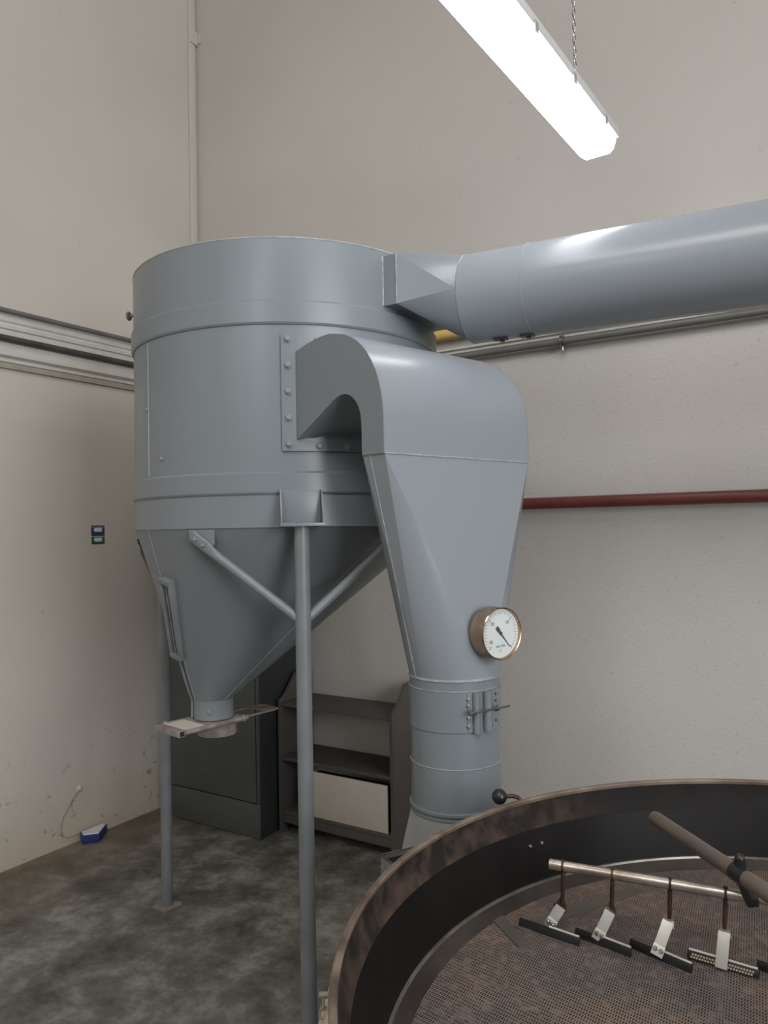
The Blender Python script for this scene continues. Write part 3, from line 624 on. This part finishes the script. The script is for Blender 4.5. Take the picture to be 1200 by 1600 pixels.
sv = obj('sieve_floor', MB().lathe(T0, [(0.0001, 0.692), (0.822, 0.692), (0.822, 0.702), (0.0001, 0.702)], 128), 'sieve', tray, smooth=20, label='brown perforated sieve plate')
def strip(p, q_, hw, nm='seam_strip'):
    p, q_ = V(*p), V(*q_); d_ = (q_-p).normalized(); s_ = V(-d_.y, d_.x, 0)
    return obj(nm, MB().obox((p+q_)/2 + V(0,0,0.0012), d_, s_, V(0,0,1), (q_-p).length/2, hw, 0.0011), 'seam_strip', sv)
strip((-0.675, 1.600, 0.702), (-0.497, 1.925, 0.702), 0.017); strip((-0.760, 1.640, 0.702), (-0.640, 1.545, 0.702), 0.016)
for p in ((-0.703,1.796,0.80),(-0.681,1.826,0.80)):
    a = math.atan2(p[1]-TY, p[0]-TX); rr = 0.866
    bolt(tray, (TX + rr*math.cos(a), TY + rr*math.sin(a), 0.80), (-math.cos(a), -math.sin(a), 0), BZ, label='bright screw head')
obj('pedestal', MB().lathe(T0, [(0.0001, 0.0), (0.52, 0.0), (0.52, 0.05), (0.46, 0.06), (0.46, 0.50), (0.84, 0.545), (0.84, 0.553), (0.0001, 0.56)], 64), 'dark_steel', tray, smooth=20)
la = math.atan2(0.935-TY, -0.768-TX)
er = V(math.cos(la), math.sin(la), 0); et = V(-er.y, er.x, 0); LP = V(TX, TY, 0) + er*(RO+0.001)
lt = obj('latch_plate', MB().prism([LP + et*(-0.09) + V(0,0,0.86), LP + et*0.07 + V(0,0,0.86), LP + et*0.07 + er*0.05 + V(0,0,0.70), LP - et*0.09 + er*0.05 + V(0,0,0.70)], er*0.006), 'cream', tray, label='cream bracket outside the rim')
obj('latch_pin', MB().tube([LP + er*0.002 + et*(-0.015) + V(0,0,0.868), LP + er*0.022 + et*(-0.015) + V(0,0,0.868)], 0.005, 10), 'gate', lt)
mb = MB()
for i in range(5):
    c = LP + er*(0.015) + et*(-0.015) + V(0,0,0.856 - i*0.017); ax_ = er if i % 2 else et
    for k in range(12):
        a0_, a1_ = 2*PI*k/12, 2*PI*(k+1)/12
        f_ = lambda a: c + ax_*0.006*math.cos(a) + V(0,0,1)*0.0115*math.sin(a)
        mb.tube([f_(a0_), f_(a1_)], 0.0018, 6, False)
obj('latch_chain', mb, 'gate', lt)
# ball handle behind the rim
bh = thing('ball_handle', (-0.807, 1.835, 0.60), 'black ball handle on a bent rod behind the tray rim', 'handle')
obj('ball', MB().sphere((-0.812, 1.812, 0.908), 0.0195, 28, 16), 'black', bh)
obj('bent_rod', MB().tube([(-0.800,1.818,0.909),(-0.782,1.828,0.910),(-0.772,1.834,0.907),(-0.765,1.838,0.898),(-0.763,1.840,0.885),(-0.763,1.842,0.80),(-0.763,1.850,0.45),(-0.763,1.850,0.02)], 0.0055, 12), 'rake_rust', bh)
obj('rod_collar', MB().lathe((-0.764,1.840,0.878), [(0.0056,-0.006),(0.0095,-0.006),(0.0095,0.006),(0.0056,0.006)], 16, closed=True), 'rake_rust', bh)
obj('rod_foot', MB().lathe((-0.763,1.850,0.0), [(0.0001,0),(0.03,0),(0.03,0.02),(0.0001,0.022)], 20), 'black', bh)

# ------------------------------------------------------------------ stirring rake
rake = thing('stirring_rake', (TX, TY, 0.703), 'steel stirring rake with a row of hanging paddles lying across the sieve floor', 'rake')
b0, b1 = V(-0.613, 1.630, 0.850), V(-0.220, 1.684, 0.850)
bar = obj('rake_bar', MB().tube([b0, b1], 0.0112, 20), 'rake', rake, label='worn bright round bar')
obj('arm_pipe', MB().tube([(-0.443,1.869,0.905), (-0.436,1.862,0.905), (0.020,1.394,0.905)], [0.0145,0.0165,0.0165], 24), 'arm', rake, label='oxidised thick arm pipe')
obj('arm_hub', MB().lathe((TX,TY,0), [(0.0001,0.703),(0.06,0.703),(0.06,0.78),(0.052,0.80),(0.052,0.935),(0.0001,0.94)], 32), 'arm', rake)
cl = V(-0.228, 1.650, 0)
obj('clamp', MB().tube([b1+V(0.004,0,-0.012), cl+V(0,0,0.892)], 0.0095, 14).tube([b1 - (b1-b0).normalized()*0.004, b1 + (b1-b0).normalized()*0.018], 0.0165, 16)
    .tube([cl + V(-0.013,0.0137,0.905), cl + V(0.013,-0.0137,0.905)], 0.0182, 20), 'black', rake, smooth=40, label='black clamp joining bar to arm')
obj('clamp_screw', MB().tube([cl+V(-0.002,0.006,0.914), cl+V(-0.002,0.006,0.930)], 0.012, 6).sphere(cl+V(-0.002,0.006,0.934), 0.010, 14, 8), 'black', rake)
e0 = b1 + (b1-b0).normalized()*0.016
obj('far_rod', MB().tube([e0, e0 + V(0.12, -0.004, -0.002)], 0.0085, 14), 'rake', rake, label='continuing bright rod beyond the clamp')
tops = [V(-0.584,1.634,0.85), V(-0.480,1.6483,0.85), V(-0.365,1.6641,0.85), V(-0.261,1.6784,0.85), V(-0.150,1.6845,0.85)]
rz = [0.766, 0.776, 0.778, 0.778, 0.778]
joints = [V(-0.617,1.635,0.716), V(-0.510,1.636,0.716), V(-0.388,1.637,0.716), V(-0.270,1.660,0.712), V(-0.150,1.690,0.714)]
pends = [((-0.683,1.618),(-0.541,1.606)), ((-0.562,1.640),(-0.436,1.620)), ((-0.448,1.655),(-0.318,1.622)), ((-0.336,1.672),(-0.202,1.668)), ((-0.210,1.702),(-0.080,1.690))]
for i in range(5):
    T, J = tops[i], joints[i]; B = V(T.x - 0.004, T.y + 0.002, rz[i])
    rod = obj('hanger_rod', MB().tube([T + V(0,0,0.013), T + V(0,0,0.004), B], 0.0046, 10), 'rake_rust', rake)
    obj('rod_collar', MB().lathe(T, [(0.0112,-0.0025),(0.0122,-0.0025),(0.0122,0.0025),(0.0112,0.0025)], 20, (b1-b0).normalized(), True), 'rake_rust', rod)
    dr = (J - B).normalized(); sd = V(1, 0.12, 0); sd = (sd - dr*sd.dot(dr)).normalized(); nn = dr.cross(sd)
    if nn.y > 0: nn = -nn
    fork = [B + V(0,0,0.012) + sd*0.004, B + V(0,0,0.012) - sd*0.004, B - sd*0.0145 - V(0,0,0.006), B + dr*0.016 - sd*0.0145, B + dr*0.016 + sd*0.0145, B + sd*0.010 - V(0,0,0.001)]
    obj('rod_fork', MB().prism([p - nn*0.003 for p in fork], nn*0.004), 'rake_rust' if i == 0 else 'rake', rod, smooth=0)
    st = obj('paddle_strap', MB().obox(B.lerp(J, 0.5) + nn*0.003 + dr*0.006, dr, sd, nn, (J-B).length/2 - 0.001, 0.0112, 0.0011), 'strap', rake, bevel=0.0004, label='bright flat strap')
    if i != 3:
        obj('strap_foot', MB().obox(J + nn*0.005 - dr*0.004, dr, sd, nn, 0.0105, 0.0120, 0.0011), 'strap', st, bevel=0.0004)
        for s in (-1, 1): bolt(st, J + nn*0.006 - dr*0.006 + sd*s*0.006, nn, BZ)
    pa_, pb_ = pends[i]; pa_ = V(pa_[0], pa_[1], 0.7105); pb_ = V(pb_[0], pb_[1], 0.7085)
    ld = (pb_-pa_).normalized(); sdv = V(-ld.y, ld.x, 0); tv = (V(0,0,1) + sdv*0.35).normalized(); fn = ld.cross(tv)
    pdl = obj('paddle', MB().obox((pa_+pb_)/2 + V(0,0,0.001), ld, tv, fn, (pb_-pa_).length/2, 0.0085, 0.0022), 'black', rake, bevel=0.0006, label='dark paddle blade')
    c0, c1 = (pa_.lerp(pb_, 0.5 if i != 3 else 0.02), pb_.lerp(pa_, 0.02))
    obj('blade_edge', MB().tube([c0 + tv*0.0095 + V(0,0,0.001), c1 + tv*0.0095 + V(0,0,0.001)], 0.0026, 8), 'strap', pdl, label='bright blade edge')
    if i == 3:
        mb = MB()
        for a in range(22):
            for b_ in range(2):
                c_ = pa_.lerp(pb_, 0.06 + 0.88*(a + 0.5*b_)/22) + tv*(-0.0035 + 0.0055*b_) + V(0,0,0.001) + (-sdv if fn.y > 0 else sdv)*0
                fr = fn if fn.y < 0 else -fn
                mb.obox(c_ + fr*0.0025, ld, tv, fn, 0.0017, 0.0017, 0.0004)
        o = obj('pale_dots', mb, 'cream', pdl, smooth=0, label='pale dots along the blade'); o['kind'] = 'stuff'  # two rows of pale dots on the blade face

# ------------------------------------------------------------------ open chute box beside the tray
bx = thing('open_steel_box', (-1.06, 1.77, 0), 'open-topped grey steel box wedged between the hood and the tray', 'box')
q0 = V(-1.127,1.735,0); e1 = V(0.49,0.872,0).normalized(); e2 = V(0.872,-0.44,0).normalized(); La, Lb = 0.135, 0.115
cs = [q0, q0+e1*La, q0+e1*La+e2*Lb, q0+e2*Lb]
def bwall(p, q_, nm):
    d_ = (q_-p).normalized(); n_ = V(-d_.y, d_.x, 0); c = (cs[0]+cs[2])/2
    if (c-p).dot(n_) < 0: n_ = -n_
    return obj(nm, MB().prism([p+V(0,0,0.0), q_+V(0,0,0.0), q_+V(0,0,0.72), p+V(0,0,0.72)], n_*0.003), 'box', bx, smooth=0)
for i in range(4): bwall(cs[i], cs[(i+1)%4], 'side_panel')
cc = (cs[0]+cs[2])/2
inn = [c + (cc-c)*0.06 for c in cs]
obj('lining', MB().loft([[p+V(0,0,0.71) for p in inn], [p+V(0,0,0.50) for p in inn], [cc+(p-cc)*0.8+V(0,0,0.45) for p in inn]], False, True), 'box_in', bx, smooth=0, label='dark inside')
obj('folded_lip', MB().tube([p+V(0,0,0.721) for p in cs+[cs[0]]], 0.003, 6), 'zinc', bx)
obj('fold_line', MB().tube([cs[3]+V(0,0,0.690)-e1*0.001, cs[0]+V(0,0,0.690)-e1*0.001-e2*0.001, cs[1]+V(0,0,0.690)-e2*0.001], 0.0018, 6), 'box', bx)

# ------------------------------------------------------------------ cabinet and shelf unit
cb = thing('metal_cabinet', (-3.02, 3.2, 0), 'dark grey metal cabinet in the corner behind the tank legs', 'cabinet')
x0, x1, yf, yb_, hh = -3.345, -2.688, 3.0, 3.405, 1.72
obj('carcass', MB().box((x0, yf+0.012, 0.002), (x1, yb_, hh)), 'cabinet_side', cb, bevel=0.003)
obj('base_panel', MB().box((x0, yf+0.001, 0.004), (x1, yf+0.0115, 0.178)), 'cabinet', cb, bevel=0.002)
obj('door', MB().box((x0+0.004, yf-0.004, 0.186), (x1-0.022, yf+0.0115, hh-0.03)), 'cabinet', cb, bevel=0.003)
obj('front_stile', MB().box((x1-0.018, yf-0.001, 0.182), (x1, yf+0.0115, hh)), 'cabinet', cb, bevel=0.002)
dr_ = [o for o in cb.children if o.name.startswith('door')][0]
obj('door_handle', MB().box((x0+0.05, yf-0.022, 0.98), (x0+0.065, yf-0.0045, 1.10)), 'black', dr_, bevel=0.002)
obj('cabinet_top', MB().box((x0-0.002, yf-0.002, hh+0.0005), (x1+0.002, yb_, hh+0.018)), 'cabinet', cb, bevel=0.002)

sh = thing('shelf_unit', (-2.3, 3.27, 0), 'low grey-brown open shelf unit with curved side panels against the back wall', 'shelf')
sx0, sx1, sf, sb = -2.668, -1.955, 3.130, 3.410
def side(xa, nm):
    # profile in (y, z): front edge, curved top horn rising to the back, arched foot
    pr = [(sf, 0), (sf, 0.700)]
    for i in range(1, 9):
        a = i/8; pr.append((sf + 0.075*a, 0.700 + 0.05*(1-math.cos(a*PI/2))))
    for i in range(1, 9):
        a = i/8*PI/2; pr.append((sf + 0.075 + 0.06*math.sin(a)*1.0, 0.750 + 0.07*math.sin(a) ))
    pr += [(sb, 0.825), (sb, 0), (sb-0.05, 0)]
    for i in range(0, 9):
        a = i/8*PI; pr.append((3.27 + 0.09*math.cos(a), 0.075*math.sin(a)**0.6 if math.sin(a) > 0 else 0))
    pr.append((sf+0.05, 0))
    return obj(nm, MB().prism([(xa, y, z) for y, z in pr], (0.016, 0, 0)), 'wood', sh, smooth=30)
side(sx0, 'side_panel'); side(sx1-0.016, 'side_panel')
for z in (0.728, 0.400, 0.120):
    zz = z - (0.012 if z > 0.7 else 0)
    obj('shelf_board', MB().box((sx0+0.0165, sf+0.004, z-0.062 if z > 0.7 else z-0.018), (sx1-0.0165, sb-0.002, z-0.044 if z > 0.7 else z)), 'wood', sh, bevel=0.0015)
obj('kick_rail', MB().box((sx0+0.0165, sf+0.01, 0.055), (sx1-0.0165, sf+0.026, 0.101)), 'wood', sh, bevel=0.001)
obj('back_panel', MB().box((sx0+0.0165, sb-0.0015, 0.121), (sx1-0.0165, sb+0.004, 0.22)), 'wood', sh)
wp = thing('white_board_box', (-2.2, 3.2, 0.121), 'white flat-fronted box standing on the lowest shelf of the shelf unit', 'box')
obj('front_panel', MB().box((-2.455, 3.136, 0.122), (-1.993, 3.144, 0.352)), 'panel', wp, bevel=0.001)
obj('body', MB().box((-2.450, 3.1445, 0.122), (-1.996, 3.205, 0.340)), 'black', wp, bevel=0.001, label='dark body behind the white front')

# ------------------------------------------------------------------ sticker, bait box
stk = thing('wall_sticker', (XL, 2.66, 1.587), 'small blue and green sticker on the left wall', 'sticker')
ty0, ty1 = 2.616, 2.700
def flat(nm, ya, yb2, za, zb, mat, par, x=0.0015, lab=None): return obj(nm, MB().box((XL+0.0002 if x < 0.002 else XL+0.0016, ya, za), (XL+x, yb2, zb)), mat, par, smooth=0, label=lab)
bl = flat('blue_field', ty0, ty1, 1.5875, 1.640, 'blue_print', stk, lab='blue upper half'); gn = flat('green_field', ty0+0.002, ty1, 1.540, 1.587, 'green_print', stk, lab='green lower half')
def pill(par, z):
    pts_ = [(ty0+0.066, z-0.010), (ty0+0.068, z+0.010)]
    for i in range(9):
        a = PI/2 + PI*i/8; pts_.append((ty0+0.027+0.012*math.cos(a), z+0.0105*math.sin(a)))
    p = obj('white_capsule', MB().prism([(XL+0.0016, y, zz) for y, zz in pts_], (0.0006,0,0)), 'white_label', par, smooth=0)
    return p
pill(bl, 1.617); pill(gn, 1.564)
flat('thin_line', ty0+0.001, ty1-0.001, 1.6305, 1.632, 'white_label', bl, 0.0021); flat('thin_line', ty0+0.003, ty1-0.001, 1.5795, 1.582, 'white_label', gn, 0.0021)
for zc_, pr_ in ((1.617, bl), (1.564, gn)): flat('dark_tick', ty0+0.060, ty0+0.062, zc_-0.006, zc_+0.005, 'ink', pr_, 0.0024)

bt = thing('bait_station', (XL+0.05, 2.60, 0), 'small blue and white wedge-shaped bait station on the floor by the left wall', 'bait box')
tri = [V(XL+0.012,2.668,0), V(XL+0.016,2.520,0), V(XL+0.060,2.497,0), V(XL+0.115,2.560,0), V(XL+0.035,2.672,0)]
cen = sum(tri, V(0,0,0))/5
obj('base_tray', MB().loft([[cen+(p-cen)*0.93+V(0,0,0.001) for p in tri], [p+V(0,0,0.012) for p in tri], [p+V(0,0,0.045) for p in tri]], True, True), 'blue', bt, bevel=0.002, label='blue plastic base')
obj('white_lid', MB().loft([[cen+(p-cen)*0.9+V(0,0,0.0455) for p in tri], [cen+(p-cen)*0.86+V(0,0,0.050) for p in tri]], True, True), 'white_label', bt, bevel=0.001, label='white top')
cbl = thing('thin_wire', (XL+0.003, 2.52, 0.06), 'thin grey wire hanging in a loop from a wall anchor to the bait station', 'wire')
wp_ = [(2.527,0.262),(2.505,0.245),(2.470,0.205),(2.432,0.155),(2.412,0.105),(2.418,0.062),(2.450,0.042),(2.500,0.040),(2.530,0.046)]
obj('strand', MB().tube([(XL+0.004+0.0012*i, y, z) for i, (y, z) in enumerate(wp_)], 0.0013, 6), 'conduit', cbl)
obj('wall_anchor', MB().lathe((XL+0.0003, 2.53, 0.268), [(0.019,0),(0.015,0.004),(0.006,0.007),(0.004,0.014)], 14, (1,0,0)), 'trunk', cbl, label='white plaster-filled anchor')

# ------------------------------------------------------------------ hanging batten lights
def batten(x, y0_, y1_, z, label, group=None, turn=0.0):
    t = thing('batten_light', (x, (y0_+y1_)/2, z), label, 'ceiling light', group)
    hw, c = 0.073, 0.026
    def sec(y, s):
        pts_ = [(-hw, 0.012), (-hw, 0.0), (-hw+0.010, -0.030), (-hw+0.026, -0.044), (hw-0.026, -0.044), (hw-0.010, -0.030), (hw, 0.0), (hw, 0.012)]
        return [V(x + a*s, y, z + b*(s if b < 0 else 1)) for a, b in pts_]
    obj('diffuser', MB().loft([sec(y0_, 0.80), sec(y0_+0.012, 0.93), sec(y0_+0.03, 1), sec(y1_-0.03, 1), sec(y1_-0.012, 0.93), sec(y1_, 0.80)]), 'tube_light', t, smooth=50)
    obj('housing', MB().box((x-hw-0.006, y0_-0.003, z+0.0125), (x+hw+0.006, y1_+0.003, z+0.048)), 'lamp_body', t, bevel=0.008)
    n = 5
    for i in range(n):
        yy = y0_ + 0.16 + (y1_-y0_-0.32)*i/(n-1)
        for s in (-1, 1): obj('clip', MB().box((x+s*(hw+0.0065)-0.003, yy-0.012, z-0.006), (x+s*(hw+0.0065)+0.003, yy+0.012, z+0.026)), 'lamp_clip', t, bevel=0.001)
    t.rotation_euler.z = turn
    for yy in (y0_+0.34, y1_-0.34):
        mb = MB(); zz = z + 0.05; i = 0
        while zz < (H-0.02 if y1_ > 2 and yy > 2 else z+0.6):
            ax_ = V(1,0,0) if i % 2 else V(0,1,0)
            ps = [V(x+0.035, yy, zz+0.014) + ax_*0.0055*math.cos(2*PI*k/10) + V(0,0,1)*0.0135*math.sin(2*PI*k/10) for k in range(10)]
            rings = []
            for k in range(10):
                p = ps[k]; rd = (p - V(x+0.035, yy, zz+0.014)).normalized(); sd_ = ax_.cross(V(0,0,1))
                rings.append([p + rd*0.0016*math.cos(2*PI*j/4) + sd_*0.0016*math.sin(2*PI*j/4) for j in range(4)])
            mb.loft(rings + [rings[0]], False, False); zz += 0.0225; i += 1
        if not (y1_ > 2 and yy > 2): mb.tube([(x+0.035, yy, z+0.6), (x+0.035, yy, H-0.001)], 0.002, 6)
        else: mb.tube([(x+0.035, yy, H-0.03), (x+0.035, yy, H-0.001)], 0.002, 6)
        obj('hanging_chain', mb, 'zinc', t)
    return t
batten(-0.846, 1.30, 2.86, 3.022, 'bright white batten light hanging by chains above the round duct', turn=-0.035)
batten(-0.832, -1.2, 0.36, 3.03, 'added unseen batten light, the nearer one, outside the top of the view')  # this and the next two are unseen lamps added to light the hall
batten(2.4, 0.6, 2.16, 3.03, 'added unseen batten light in the next bay to the right')
batten(2.4, -2.4, -0.84, 3.03, 'added unseen batten light in the next bay, behind the viewer')
